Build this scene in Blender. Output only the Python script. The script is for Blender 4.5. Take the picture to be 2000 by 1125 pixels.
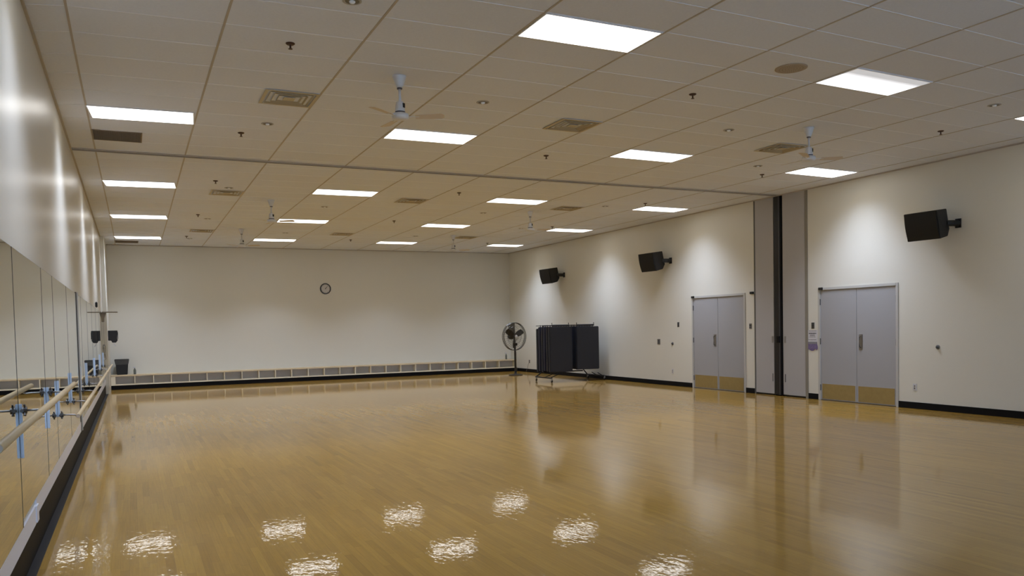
import bpy, bmesh, math, random
from mathutils import Vector, Matrix
PI = math.pi
random.seed(7)
for o in list(bpy.data.objects): bpy.data.objects.remove(o)
sc = bpy.context.scene
col = sc.collection

# ------------------------------------------------------------------ camera, world, exposure
W, H, YB, YF = 13.12, 4.247, 26.471, -3.2        # room: right wall, ceiling, back wall, front wall (behind the camera)
CAMP = Vector((0.70, 0.0, 1.593)); F_PX = 1571.66
yaw, pit, rol = math.radians(25.291), math.radians(-2.176), math.radians(-1.203)
fw = Vector((math.sin(yaw)*math.cos(pit), math.cos(yaw)*math.cos(pit), math.sin(pit)))
rt = Vector((math.cos(yaw), -math.sin(yaw), 0)); up = rt.cross(fw)
R_ = rt*math.cos(rol) + up*math.sin(rol); U_ = -rt*math.sin(rol) + up*math.cos(rol)
cd = bpy.data.cameras.new('camera'); cam = bpy.data.objects.new('camera', cd); col.objects.link(cam)
cd.sensor_width = 36; cd.lens = F_PX*36/2000; cd.shift_x = -(1002.2-1000)/2000; cd.shift_y = (697.54-562.5)/2000
cd.clip_start = 0.02; cd.clip_end = 200
m = Matrix((R_, U_, -fw)).transposed().to_4x4(); m.translation = CAMP; cam.matrix_world = m
sc.camera = cam
wd = bpy.data.worlds.new('world'); sc.world = wd; wd.use_nodes = True
wd.node_tree.nodes['Background'].inputs[0].default_value = (0.50, 0.70, 1, 1)
wd.node_tree.nodes['Background'].inputs[1].default_value = 3.4
vs = sc.view_settings
vs.view_transform = 'Standard'; vs.look = 'None'; vs.gamma = 1; vs.use_curve_mapping = False; vs.exposure = 0.32
LAMP_W = 30.0          # one ceiling troffer
LAMP_COL = (0.85, 0.97, 1.24)
SPREAD = math.radians(108)

# ------------------------------------------------------------------ materials
def mat(name, colr, rough=0.5, metal=0.0, emit=0.0, coat=0.0, spec=0.5, ecol=None):
    ma = bpy.data.materials.new(name); ma.use_nodes = True
    b = ma.node_tree.nodes['Principled BSDF']
    b.inputs['Base Color'].default_value = (*colr, 1); b.inputs['Roughness'].default_value = rough
    b.inputs['Metallic'].default_value = metal; b.inputs['Coat Weight'].default_value = coat
    b.inputs['Specular IOR Level'].default_value = spec
    if emit:
        b.inputs['Emission Color'].default_value = (*(ecol or colr), 1); b.inputs['Emission Strength'].default_value = emit
    return ma
def noise_tint(ma, scale, amount, bump=0.0, bscale=None, stretch=(1, 1, 1)):
    """slight procedural mottling of the base colour and a fine bump, in object space"""
    nt = ma.node_tree; N, L = nt.nodes, nt.links; b = N['Principled BSDF']
    tc = N.new('ShaderNodeTexCoord'); mp = N.new('ShaderNodeMapping'); mp.inputs['Scale'].default_value = stretch
    L.new(tc.outputs['Object'], mp.inputs['Vector'])
    n = N.new('ShaderNodeTexNoise'); n.inputs['Scale'].default_value = scale; n.inputs['Detail'].default_value = 4
    L.new(mp.outputs[0], n.inputs['Vector'])
    c = b.inputs['Base Color'].default_value[:3]
    r = N.new('ShaderNodeMix'); r.data_type = 'RGBA'
    r.inputs['A'].default_value = (*[x*(1-amount) for x in c], 1); r.inputs['B'].default_value = (*[min(1, x*(1+amount)) for x in c], 1)
    L.new(n.outputs['Fac'], r.inputs['Factor']); L.new(r.outputs['Result'], b.inputs['Base Color'])
    if bump:
        n2 = N.new('ShaderNodeTexNoise'); n2.inputs['Scale'].default_value = bscale or scale*4; n2.inputs['Detail'].default_value = 2
        L.new(mp.outputs[0], n2.inputs['Vector'])
        bu = N.new('ShaderNodeBump'); bu.inputs['Strength'].default_value = bump; bu.inputs['Distance'].default_value = 0.01
        L.new(n2.outputs['Fac'], bu.inputs['Height']); L.new(bu.outputs[0], b.inputs['Normal'])
    return ma
M = {}
M['wall'] = noise_tint(mat('cream_wall_paint', (0.70, 0.68, 0.60), 0.42, spec=0.45), 1.3, 0.015, 0.10, 60)
M['wall_gloss'] = noise_tint(mat('semi_gloss_wall_paint', (0.66, 0.64, 0.57), 0.32, spec=0.6), 1.3, 0.015, 0.14, 7)
M['tile'] = noise_tint(mat('ceiling_tile', (0.74, 0.78, 0.87), 0.95, spec=0.1), 40, 0.05)
M['tile2'] = noise_tint(mat('ceiling_tile_slightly_yellowed', (0.735, 0.765, 0.84), 0.95, spec=0.1), 40, 0.05)
M['runner'] = mat('tan_runner_reveal_shade', (0.45, 0.40, 0.34), 0.5)  # tan darkened to carry the shade of the tile reveals along the runners
M['tee'] = mat('pale_cross_tee', (0.78, 0.81, 0.88), 0.5)
M['track'] = mat('dark_track_metal', (0.10, 0.085, 0.07), 0.45, 0.3)
M['track_lip'] = mat('track_lip', (0.42, 0.39, 0.34), 0.4)
M['black'] = mat('black_rubber', (0.005, 0.005, 0.006), 0.6, spec=0.15)
M['black2'] = mat('black_plastic', (0.007, 0.007, 0.008), 0.5)
M['grille_black'] = mat('black_speaker_grille', (0.008, 0.008, 0.008), 0.75)
M['rubber'] = mat('dark_grey_floor_strip', (0.012, 0.0125, 0.014), 0.45, spec=0.3)
M['white'] = mat('white_paint', (0.80, 0.82, 0.90), 0.35)
M['frame'] = mat('door_frame_paint', (0.50, 0.49, 0.46), 0.4)
M['door'] = noise_tint(mat('grey_door_paint', (0.36, 0.36, 0.37), 0.45), 2, 0.02)
M['pocket'] = noise_tint(mat('pocket_door_panel', (0.425, 0.415, 0.415), 0.5), 2, 0.02)
M['brass'] = noise_tint(mat('worn_brass_kick_plate', (0.40, 0.31, 0.135), 0.42, 0.65), 14, 0.12)
M['steel'] = mat('brushed_steel', (0.30, 0.29, 0.28), 0.35, 0.9)
M['dark_steel'] = mat('dark_steel', (0.10, 0.10, 0.10), 0.4, 0.7)
M['zinc'] = mat('blue_grey_zinc_post', (0.62, 0.74, 0.92), 0.3, 0.15)
M['mirror'] = mat('mirror_glass', (0.80, 0.83, 0.80), 0.004, 1.0)
M['mirror_edge'] = mat('mirror_edge', (0.03, 0.04, 0.035), 0.3)
M['vent'] = mat('yellowed_vent_metal', (0.52, 0.45, 0.31), 0.5)
M['void'] = mat('unlit_void_shade', (0.010, 0.009, 0.007), 0.9)  # near-black colour holds the shade of unlit depth behind openings
M['grille'] = mat('brown_return_grille', (0.20, 0.155, 0.105), 0.7)
M['disc'] = mat('tan_speaker_cover', (0.40, 0.335, 0.26), 0.7)
M['sprink'] = mat('dull_bronze', (0.07, 0.035, 0.025), 0.5, 0.4)
M['fanwhite'] = mat('white_enamel', (0.66, 0.67, 0.69), 0.3)
M['blade'] = mat('tan_fan_blade', (0.62, 0.55, 0.48), 0.5)
M['band'] = mat('dark_band', (0.06, 0.06, 0.08), 0.4)
M['trim_ring'] = mat('downlight_trim_ring', (0.36, 0.34, 0.32), 0.35)
M['lens_dot'] = mat('clear_downlight_lamp', (0.8, 0.8, 0.78), 0.15, emit=0.05)
M['birch'] = noise_tint(mat('birch_plywood', (0.68, 0.56, 0.37), 0.45), 3, 0.06, stretch=(1, 1, 12))
M['birch_edge'] = mat('pale_shelf_edge', (0.84, 0.77, 0.60), 0.45)
M['cubby'] = mat('grey_cubby_back', (0.60, 0.60, 0.63), 0.6)
M['rail'] = noise_tint(mat('maple_barre', (0.56, 0.43, 0.25), 0.35), 6, 0.07, stretch=(12, 1, 12))
M['rail_end'] = mat('pale_barre_end_grain', (0.55, 0.46, 0.38), 0.6)
M['mat'] = noise_tint(mat('navy_foam_mat', (0.015, 0.018, 0.030), 0.55), 5, 0.12)
M['mat2'] = noise_tint(mat('navy_foam_mat_bluer', (0.015, 0.019, 0.046), 0.55), 5, 0.12)
M['cart'] = mat('black_cart_steel', (0.015, 0.016, 0.02), 0.4, 0.3)
M['bag'] = noise_tint(mat('grey_bin_liner', (0.05, 0.048, 0.043), 0.35), 25, 0.35, 0.5, 40)
M['paper'] = mat('white_paper', (0.62, 0.61, 0.64), 0.7)
M['ink'] = mat('black_ink', (0.04, 0.04, 0.05), 0.7)
M['purple'] = noise_tint(mat('purple_print', (0.17, 0.13, 0.26), 0.7), 30, 0.5)
M['grey_print'] = mat('grey_print', (0.22, 0.22, 0.24), 0.7)
M['plate'] = mat('grey_switch_plate', (0.22, 0.21, 0.19), 0.4, 0.4)
M['plate_w'] = mat('pale_socket_plate', (0.60, 0.60, 0.62), 0.4)
M['dial'] = mat('clock_dial', (0.60, 0.58, 0.56), 0.4)
M['clockrim'] = mat('clock_rim', (0.05, 0.047, 0.042), 0.35)
M['bottle'] = mat('grey_green_bottle', (0.12, 0.13, 0.115), 0.3)
M['wire'] = mat('fan_guard_wire', (0.10, 0.09, 0.075), 0.4, 0.5)
M['fandark'] = mat('dark_fan_enamel', (0.022, 0.017, 0.012), 0.45)
M['fangrey'] = mat('grey_fan_motor', (0.13, 0.12, 0.10), 0.45)
M['beige'] = mat('beige_bracket', (0.30, 0.27, 0.22), 0.5)
M['diffuser'] = mat('lit_white_diffuser', (0.9, 0.9, 0.9), 0.4, emit=3.2, ecol=(1, 0.985, 0.96))

gm = bpy.data.materials.new('clear_assumed_window_glass'); gm.use_nodes = True
_n = gm.node_tree; _o = _n.nodes['Material Output']; _t = _n.nodes.new('ShaderNodeBsdfTransparent'); _g = _n.nodes.new('ShaderNodeBsdfGlossy'); _g.inputs['Roughness'].default_value = 0.01
_m = _n.nodes.new('ShaderNodeMixShader'); _m.inputs[0].default_value = .06
_n.links.new(_t.outputs[0], _m.inputs[1]); _n.links.new(_g.outputs[0], _m.inputs[2]); _n.links.new(_m.outputs[0], _o.inputs[0])
M['glass'] = gm
def floor_material():
    ma = bpy.data.materials.new('varnished_maple_strip_floor'); ma.use_nodes = True
    nt = ma.node_tree; N, L = nt.nodes, nt.links; b = N['Principled BSDF']
    def mth(op, a, c=None, d=None):
        n = N.new('ShaderNodeMath'); n.operation = op
        for k, v in enumerate((a, c, d)):
            if v is None: continue
            if isinstance(v, (int, float)): n.inputs[k].default_value = v
            else: L.new(v, n.inputs[k])
        return n.outputs[0]
    tc = N.new('ShaderNodeTexCoord'); s = N.new('ShaderNodeSeparateXYZ'); L.new(tc.outputs['Object'], s.inputs[0])
    x, y = s.outputs[0], s.outputs[1]
    sx = mth('MULTIPLY', x, 1/0.0572); ix = mth('FLOOR', sx); fx = mth('FRACT', sx)
    wn = N.new('ShaderNodeTexWhiteNoise'); wn.noise_dimensions = '1D'; L.new(ix, wn.inputs['W'])
    yy = mth('ADD', mth('MULTIPLY', y, 1/0.85), mth('MULTIPLY', wn.outputs['Value'], 17.3))
    iy = mth('FLOOR', yy); fy = mth('FRACT', yy)
    cb = N.new('ShaderNodeCombineXYZ'); L.new(ix, cb.inputs[0]); L.new(iy, cb.inputs[1])
    w2 = N.new('ShaderNodeTexWhiteNoise'); w2.noise_dimensions = '2D'; L.new(cb.outputs[0], w2.inputs['Vector'])
    ramp = N.new('ShaderNodeValToRGB'); e = ramp.color_ramp.elements
    e[0].position = 0; e[0].color = (0.300, 0.160, 0.018, 1); e[1].position = 1; e[1].color = (0.395, 0.222, 0.028, 1)
    k = ramp.color_ramp.elements.new(0.12); k.color = (0.335, 0.182, 0.021, 1)
    k = ramp.color_ramp.elements.new(0.7); k.color = (0.370, 0.203, 0.025, 1)
    L.new(w2.outputs['Value'], ramp.inputs[0])
    # grain
    mp = N.new('ShaderNodeMapping'); mp.inputs['Scale'].default_value = (60, 2.2, 1); L.new(tc.outputs['Object'], mp.inputs['Vector'])
    g = N.new('ShaderNodeTexNoise'); g.inputs['Scale'].default_value = 1; g.inputs['Detail'].default_value = 5; g.inputs['Roughness'].default_value = 0.65
    L.new(mp.outputs[0], g.inputs['Vector'])
    gr = N.new('ShaderNodeMapRange'); gr.inputs[1].default_value = 0.3; gr.inputs[2].default_value = 0.7; gr.inputs[3].default_value = 0.87; gr.inputs[4].default_value = 1.10
    L.new(g.outputs['Fac'], gr.inputs[0])
    # broad mottling
    g2 = N.new('ShaderNodeTexNoise'); g2.inputs['Scale'].default_value = 0.5; g2.inputs['Detail'].default_value = 3; L.new(tc.outputs['Object'], g2.inputs['Vector'])
    gr2 = N.new('ShaderNodeMapRange'); gr2.inputs[1].default_value = 0.3; gr2.inputs[2].default_value = 0.7; gr2.inputs[3].default_value = 0.93; gr2.inputs[4].default_value = 1.07
    L.new(g2.outputs['Fac'], gr2.inputs[0])
    edge = mth('MINIMUM', fx, mth('SUBTRACT', 1, fx)); ed = mth('GREATER_THAN', edge, 0.02)
    edy = mth('MINIMUM', fy, mth('SUBTRACT', 1, fy)); ey = mth('GREATER_THAN', edy, 0.003)
    seam = mth('ADD', mth('MULTIPLY', mth('MULTIPLY', ed, ey), 0.2), 0.8)
    tot = mth('MULTIPLY', mth('MULTIPLY', gr.outputs[0], gr2.outputs[0]), seam)
    hs = N.new('ShaderNodeHueSaturation'); L.new(ramp.outputs[0], hs.inputs['Color']); L.new(tot, hs.inputs['Value'])
    L.new(hs.outputs[0], b.inputs['Base Color'])
    b.inputs['Roughness'].default_value = 0.5; b.inputs['Specular IOR Level'].default_value = 0.25
    b.inputs['Coat Weight'].default_value = 0.85; b.inputs['Coat Roughness'].default_value = 0.035; b.inputs['Coat IOR'].default_value = 1.45
    # each board is cupped and tilted a little: wavy gloss
    tilt = mth('MULTIPLY', mth('SUBTRACT', w2.outputs['Value'], 0.5), mth('SUBTRACT', fx, 0.5))
    cup = mth('MULTIPLY', mth('MULTIPLY', mth('SUBTRACT', fx, 0.5), mth('SUBTRACT', fx, 0.5)), 0.5)
    mp3 = N.new('ShaderNodeMapping'); mp3.inputs['Scale'].default_value = (20, 11.0, 1); L.new(tc.outputs['Object'], mp3.inputs['Vector'])
    n3 = N.new('ShaderNodeTexNoise'); n3.inputs['Scale'].default_value = 1; n3.inputs['Detail'].default_value = 2; L.new(mp3.outputs[0], n3.inputs['Vector'])
    hgt = mth('ADD', mth('ADD', mth('MULTIPLY', tilt, 0.20), mth('MULTIPLY', cup, 0.35)), mth('MULTIPLY', n3.outputs['Fac'], 1.0))
    bu = N.new('ShaderNodeBump'); bu.inputs['Strength'].default_value = 1.0; bu.inputs['Distance'].default_value = 0.0009
    L.new(hgt, bu.inputs['Height']); L.new(bu.outputs[0], b.inputs['Coat Normal'])
    return ma
M['floor'] = floor_material()

# ------------------------------------------------------------------ mesh helpers
class MB:
    def __init__(s): s.v = []; s.f = []; s.mi = []; s.cur = 0
    def add(s, vs_, fs):
        n = len(s.v); s.v += [tuple(v) for v in vs_]; s.f += [tuple(n+i for i in f) for f in fs]; s.mi += [s.cur]*len(fs); return s
    def box(s, x0, x1, y0, y1, z0, z1, mx=None):
        vs_ = [Vector((x, y, z)) for z in (z0, z1) for y in (y0, y1) for x in (x0, x1)]
        if mx is not None: vs_ = [mx @ v for v in vs_]
        return s.add(vs_, [(0, 2, 3, 1), (4, 5, 7, 6), (0, 1, 5, 4), (2, 6, 7, 3), (0, 4, 6, 2), (1, 3, 7, 5)])
    def tube(s, pts, r, n=12, caps=True):
        pts = [Vector(p) for p in pts]; rings = []
        for i, p in enumerate(pts):
            d = (pts[min(i+1, len(pts)-1)] - pts[max(i-1, 0)]).normalized()
            a = d.cross(Vector((0, 0, 1)));
            if a.length < 1e-3: a = d.cross(Vector((1, 0, 0)))
            a.normalize(); b = a.cross(d)
            rr = r[i] if isinstance(r, (list, tuple)) else r
            rings.append([p + (a*math.cos(2*PI*k/n) + b*math.sin(2*PI*k/n))*rr for k in range(n)])
        vs_ = [q for ring in rings for q in ring]; fs = []
        for i in range(len(rings)-1):
            for k in range(n): fs.append((i*n+k, i*n+(k+1) % n, (i+1)*n+(k+1) % n, (i+1)*n+k))
        if caps: fs.append(tuple(range(n-1, -1, -1))); fs.append(tuple(range((len(rings)-1)*n, len(rings)*n)))
        return s.add(vs_, fs)
    def lathe(s, prof, n=24, mx=None, cx=0, cy=0, cz=0):
        """prof: (radius, z) from top to bottom, around the z axis; mx transforms"""
        vs_ = []; fs = []
        for r, z in prof:
            for k in range(n): vs_.append(Vector((r*math.cos(2*PI*k/n)+cx, r*math.sin(2*PI*k/n)+cy, z+cz)))
        if mx is not None: vs_ = [mx @ v for v in vs_]
        for i in range(len(prof)-1):
            for k in range(n): fs.append((i*n+k, i*n+(k+1) % n, (i+1)*n+(k+1) % n, (i+1)*n+k))
        fs.append(tuple(range(n))); fs.append(tuple(range((len(prof)-1)*n, len(prof)*n)))
        return s.add(vs_, fs)
    def prism(s, poly, a, b, axis='y', mx=None):
        """poly of 2-D points extruded along axis from a to b"""
        def P3(p, t): return Vector((p[0], t, p[1])) if axis == 'y' else (Vector((t, p[0], p[1])) if axis == 'x' else Vector((p[0], p[1], t)))
        n = len(poly); vs_ = [P3(p, a) for p in poly] + [P3(p, b) for p in poly]
        if mx is not None: vs_ = [mx @ v for v in vs_]
        fs = [tuple(range(n)), tuple(range(2*n-1, n-1, -1))] + [(k, (k+1) % n, n+(k+1) % n, n+k) for k in range(n)]
        return s.add(vs_, fs)
    def build(s, name, mats, parent=None, bevel=0.0, smooth=False):
        me = bpy.data.meshes.new(name); me.from_pydata(s.v, [], s.f)
        for q in (mats if isinstance(mats, (list, tuple)) else [mats]): me.materials.append(q)
        for p, k in zip(me.polygons, s.mi): p.material_index = k
        bm = bmesh.new(); bm.from_mesh(me); bmesh.ops.recalc_face_normals(bm, faces=bm.faces)
        if bevel: bmesh.ops.bevel(bm, geom=bm.edges[:], offset=bevel, segments=2, affect='EDGES', clamp_overlap=True)
        bm.to_mesh(me); bm.free()
        if smooth:
            for p in me.polygons: p.use_smooth = len(p.vertices) < 6
        o = bpy.data.objects.new(name, me); col.objects.link(o)
        if parent is not None: o.parent = parent
        return o
def tag(o, label=None, cat=None, group=None, kind=None):
    if label: o['label'] = label
    if cat: o['category'] = cat
    if group: o['group'] = group
    if kind: o['kind'] = kind
    return o
def empty(name, loc, rz=0):
    o = bpy.data.objects.new(name, None); col.objects.link(o); o.location = loc; o.rotation_euler = (0, 0, rz); o.empty_display_size = 0.1; return o
def struct(o, label=None):
    o['kind'] = 'structure'
    if label: o['label'] = label
    return o
def copy_tree(o, parent=None):
    c = o.copy(); col.objects.link(c)
    if parent is not None: c.parent = parent
    for ch in list(o.children): copy_tree(ch, c)
    return c
used = set()
def place(proto, loc, rz=0, **kw):
    """first use moves the prototype itself, later uses copy it and its parts"""
    if proto.name in used: o = copy_tree(proto)
    else: used.add(proto.name); o = proto
    o.location = loc; o.rotation_euler = (0, 0, rz)
    tag(o, **kw); return o

# ------------------------------------------------------------------ ceiling lattice: 4 ft x 2 ft lay-in tiles, with a slight bow added to offset lens distortion
CE = [(0, 0), (0, 1), (0, 2), (0, 3), (1, 0), (1, 1), (1, 2), (2, 0), (2, 1), (3, 0)]
CX = [0.3151, -0.0869, 0.3747, -0.2598, 11.9794, -0.5102, 0.4437, 0.5464, -0.3635, -0.0302]
CY = [6.2331, 20.131, 0.6725, -0.4375, -0.7879, -1.0457, 0.6064, 1.3535, -0.3583, -0.2986]
def lat(i, j):
    jj = max(j, -4); u, v = i/10, jj/33
    x = sum(c*u**a*v**b for c, (a, b) in zip(CX, CE)); y = sum(c*u**a*v**b for c, (a, b) in zip(CY, CE))
    return x, y + (j-jj)*0.61
def latc(i, j):
    x, y = lat(i, j); return min(max(x, 0.0), W), min(max(y, YF), YB)

# ------------------------------------------------------------------ room shell
T_ = 0.15
struct(MB().box(-T_, W+T_, YF-T_, YB+T_, -0.1, 0).build('floor', M['floor']), 'glossy golden maple strip floor of the dance studio')
JT0, JT1 = 12.985, 13.095      # folding-partition track
m_ = MB()
imax, jmin, jmax = 11, -16, 34
for i in range(-1, imax):
    for j in range(jmin, jmax):
        m_.cur = 1 if random.random() < 0.3 else 0
        q = [latc(i, j), latc(i+1, j), latc(i+1, j+1), latc(i, j+1)]
        if abs(q[0][0]-q[1][0]) < 1e-4 or abs(q[0][1]-q[3][1]) < 1e-4: continue
        m_.add([(x, y, H) for x, y in q], [(0, 1, 2, 3)])
ceil = struct(m_.build('ceiling', [M['tile'], M['tile2']]), 'suspended ceiling of pale rectangular tiles')
b_ = MB().box(-T_, W+T_, YF-T_, YB+T_, H+0.35, H+0.45).build('ceiling_slab', M['void'], ceil)
m_ = MB()
for i in range(0, imax+1):
    pts = [lat(i, j) for j in range(jmin, jmax+1)]
    for (xa, ya), (xb, yb) in zip(pts, pts[1:]):
        if xa > W-0.02 or ya > YB-0.01 or yb < YF: continue
        ya, yb = max(ya, YF), min(yb, YB-0.01)
        m_.add([(xa-.010, ya, H-.004), (xa+.010, ya, H-.004), (xb+.010, yb, H-.004), (xb-.010, yb, H-.004),
                (xa-.010, ya, H), (xa+.010, ya, H), (xb+.010, yb, H), (xb-.010, yb, H)],
               [(0, 1, 2, 3), (0, 4, 5, 1), (1, 5, 6, 2), (2, 6, 7, 3), (3, 7, 4, 0)])
m_.build('main_runners', M['runner'], ceil)
m_ = MB()
for j in range(jmin, jmax+1):
    for i in range(-1, imax):
        (xa, ya), (xb, yb) = latc(i, j), latc(i+1, j)
        if xb-xa < 0.03 or ya > YB-0.02 or ya < YF+0.02: continue
        m_.add([(xa, ya-.006, H-.003), (xb, yb-.006, H-.003), (xb, yb+.006, H-.003), (xa, ya+.006, H-.003),
                (xa, ya-.006, H), (xb, yb-.006, H), (xb, yb+.006, H), (xa, ya+.006, H)],
               [(0, 1, 2, 3), (0, 4, 5, 1), (2, 6, 7, 3)])
m_.build('cross_tees', M['tee'], ceil)
m_ = MB().box(0, .022, YF, YB, H-.022, H-.001).box(W-.022, W, YF, YB, H-.022, H-.001).box(0.1, W-.022, YB-.022, YB, H-.022, H-.001)
m_.build('wall_angle', M['runner'], ceil)
# partition track: tan lips either side of a dark slot
tr = MB().box(0, W, JT0+.02, JT1-.02, H-.012, H-.002)
tr = struct(tr.build('trim_1', M['track']), 'dark ceiling track of the folding partition')
MB().box(0, W, JT0, JT0+.02, H-.02, H-.002).box(0, W, JT1-.02, JT1, H-.02, H-.002).build('track_lip', M['track_lip'], tr)

struct(MB().box(-T_, 0, YF-T_, YB+T_, 0, H+.3).build('wall_left', M['wall_gloss']), 'glossy cream wall above the mirrors')
struct(MB().box(-T_, W+T_, YB, YB+T_, 0, H+.3).build('wall_back', M['wall']), 'plain cream far end wall with the clock')
WX = [(1.2, 4.6), (5.0, 8.4), (8.8, 12.2)]; WZ0, WZ1 = .5, 3.2  # openings for assumed windows, out of view
fwl = MB().box(-T_, W+T_, YF-T_, YF, 0, WZ0).box(-T_, W+T_, YF-T_, YF, WZ1, H+.3)
for a, b in ((-T_, 1.2), (4.6, 5.0), (8.4, 8.8), (12.2, W+T_)): fwl.box(a, b, YF-T_, YF, WZ0, WZ1)
struct(fwl.build('wall_front', M['wall']), 'cream wall with assumed windows opposite the clock wall')
for k, (a, b) in enumerate(WX):
    wf = MB().box(a, b, YF-.10, YF-.04, WZ0, WZ0+.05).box(a, b, YF-.10, YF-.04, WZ1-.05, WZ1).box(a, a+.05, YF-.10, YF-.04, WZ0+.05, WZ1-.05).box(b-.05, b, YF-.10, YF-.04, WZ0+.05, WZ1-.05)
    wf.box((a+b)/2-.025, (a+b)/2+.025, YF-.10, YF-.04, WZ0+.05, WZ1-.05)
    wf = struct(wf.build('assumed_window_%d' % (k+1), M['frame']), 'one of the assumed windows in the wall opposite the clock')  # assumed, unseen: added to bring cool daylight in from behind the camera
    MB().box(a+.05, b-.05, YF-.073, YF-.067, WZ0+.05, WZ1-.05).build('assumed_window_pane', M['glass'], wf)
    pl = bpy.data.lights.new('assumed_window_portal', 'AREA'); pl.shape = 'RECTANGLE'; pl.size = b-a; pl.size_y = WZ1-WZ0; pl.cycles.is_portal = True
    po = bpy.data.objects.new('assumed_window_portal', pl); col.objects.link(po); po.location = ((a+b)/2, YF-.16, (WZ0+WZ1)/2); po.rotation_euler = (PI/2, 0, PI)
    po.rotation_euler = (-PI/2, 0, 0)
# right wall with openings for the two double doors and the partition pocket
D1 = (14.065, 15.967); D2 = (10.087, 11.950); PK = (12.22, 13.785); DH = 2.235
rw = MB()
for y0, y1 in ((YF-T_, D2[0]), (D2[1], PK[0]), (PK[1], D1[0]), (D1[1], YB+T_)): rw.box(W, W+T_, y0, y1, 0, H+.3)
for d in (D1, D2): rw.box(W, W+T_, d[0], d[1], DH, H+.3)
rw = struct(rw.build('wall_right', M['wall']), 'cream wall with doors and loudspeakers')
MB().box(W+T_, W+T_+.05, D2[0]-.3, D1[1]+.3, 0, H+.3).build('wall_backing', M['void'], rw)
# slim pier at the far end of the mirror wall
PX, PY = 0.10, 24.25
struct(MB().box(0, PX, PY, YB, 0, H).build('trim_2', M['wall'], None), 'narrow cream pier between mirrors and far wall')

def baseboard(n, x0, x1, y0, y1, h=.115):
    return struct(MB().box(x0, x1, y0, y1, 0, h).build(n, M['black'], None, bevel=.002))
baseboard('baseboard_right', W-.012, W, YF, D2[0])
baseboard('baseboard_right_2', W-.012, W, D2[1], PK[0])
baseboard('baseboard_right_3', W-.012, W, PK[1], D1[0])
baseboard('baseboard_right_4', W-.012, W, D1[1], 25.95)
baseboard('baseboard_front', 0.1, W-.02, YF, YF+.012)
YS = 6.9      # where the base under the mirrors steps up
bl = struct(MB().box(0, .010, YF, YS, 0, .215).box(0, .010, YS, PY, 0, .262).build('baseboard_left', M['black']), 'black base under the mirrors')
MB().box(0.010, .068, YF, 25.95, 0.0, .006).build('floor_strip', M['rubber'], bl)
tb = struct(MB().box(0, .014, YF, YS, .215, .345).box(0, .014, YS, PY, .262, .395).build('trim_3', M['white'], None), 'white board under the mirrors')
MB().box(.014, .024, YS-.08, YS+.04, .225, .345).build('trim_end_block', M['white'], tb)

# ------------------------------------------------------------------ mirrors
MZ1 = 2.178
ys = [-1.35, .5, 2.35, 4.2, 6.1, 7.93, 8.99, 10.82, 12.66]
ys2 = [12.86, 13.72, 15.5, 17.3, 19.1, 20.9, 22.6, 24.2]
desc = {4.2: 'tall mirror panel beside the camera, closest full panel in view',
        6.1: 'tall mirror panel just beyond the first metal barre post',
        7.93: 'narrow mirror panel where the upper barre ends and the lower one begins',
        8.99: 'mirror panel just beyond the narrow one, above the lower barre start',
        10.82: 'last mirror panel before the dark partition jamb strip',
        12.86: 'slim mirror panel directly beyond the dark partition jamb strip'}
k_ = 0
def mirror(y0, y1, label):
    z0 = .345 if y1 < YS+.5 else .395
    t = MB().box(.001, .014, y0+.004, y1-.004, z0, MZ1).build('wall_mirror', M['mirror_edge'])
    MB().box(.0, .016, y1-.004, y1+.004, z0, MZ1).build('edge_strip', M['mirror_edge'], t)
    MB().add([(.0145, y0+.008, z0+.002), (.0145, y1-.008, z0+.002), (.0145, y1-.010, MZ1-.002), (.0145, y0+.010, MZ1-.002)], [(0, 1, 2, 3)]).build('mirror_glass', M['mirror'], t)
    tag(t, label, 'mirror', 'mirror panels along the barre wall')
names2 = ['second', 'third', 'fourth', 'fifth', 'sixth', 'farthest']
for a, b in zip(ys, ys[1:]):
    if b < 3.9: lab = 'mirror panel on the barre wall, level with or behind the camera'
    else: lab = desc.get(a, 'mirror panel level with the near end of the upper barre')
    mirror(a, b, lab)
for n, (a, b) in enumerate(zip(ys2, ys2[1:])):
    mirror(a, b, desc.get(a, '%s mirror panel beyond the dark partition jamb strip' % names2[n-1] if n-1 < 5 else 'farthest mirror panel, ending at the cream pier'))
struct(MB().box(0, .02, 12.67, 12.78, .262, MZ1+.02).build('trim_4', M['track'], None), 'dark jamb strip between mirrors for the folding partition')
struct(MB().box(0, .03, 12.785, 12.855, .262, MZ1+.02).build('trim_5', M['frame'], None), 'pale jamb strip between mirrors')

# ------------------------------------------------------------------ ballet barres
def barre(y0, y1, z, posts, label, zc, rx=.19):
    t = empty('ballet_barre', (0, (y0+y1)/2, 0)); cy = (y0+y1)/2
    r = MB(); r.tube([(rx, y0-cy, z), (rx, y0+.004-cy, z), (rx, y1-.004-cy, z), (rx, y1-cy, z)], [.019, .021, .021, .019], 20).build('rail', M['rail'], t, smooth=True)
    for yy, s_ in ((y0, -1), (y1, 1)): MB().tube([(rx, yy-cy, z), (rx, yy+s_*.002-cy, z)], .018, 20).build('rail_end', M['rail_end'], t)
    for p in posts:
        q = p-cy
        br = MB().box(.0145, .034, q-.008, q+.008, .80, 1.155).build('bracket', M['zinc'], t, bevel=.003)
        MB().tube([(.034, q, zc), (.12, q, zc), (.165, q, zc-.004), (rx, q, z-.02)], .0075, 10).build('arm', M['steel'], br, smooth=True)
        kn = MB().tube([(.036, q-.045, zc), (.036, q+.045, zc)], .011, 10)
        kn.tube([(.034, q, zc), (.062, q, zc)], .022, 12)
        for a in (0.6, 2.0, 3.9, 5.3): kn.tube([(.048, q, zc), (.048, q+.045*math.cos(a), zc+.045*math.sin(a))], .006, 8)
        kn.build('clamp_knob', M['dark_steel'], br)
    tag(t, label, 'barre', 'ballet barres in front of the mirrors')
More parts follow.
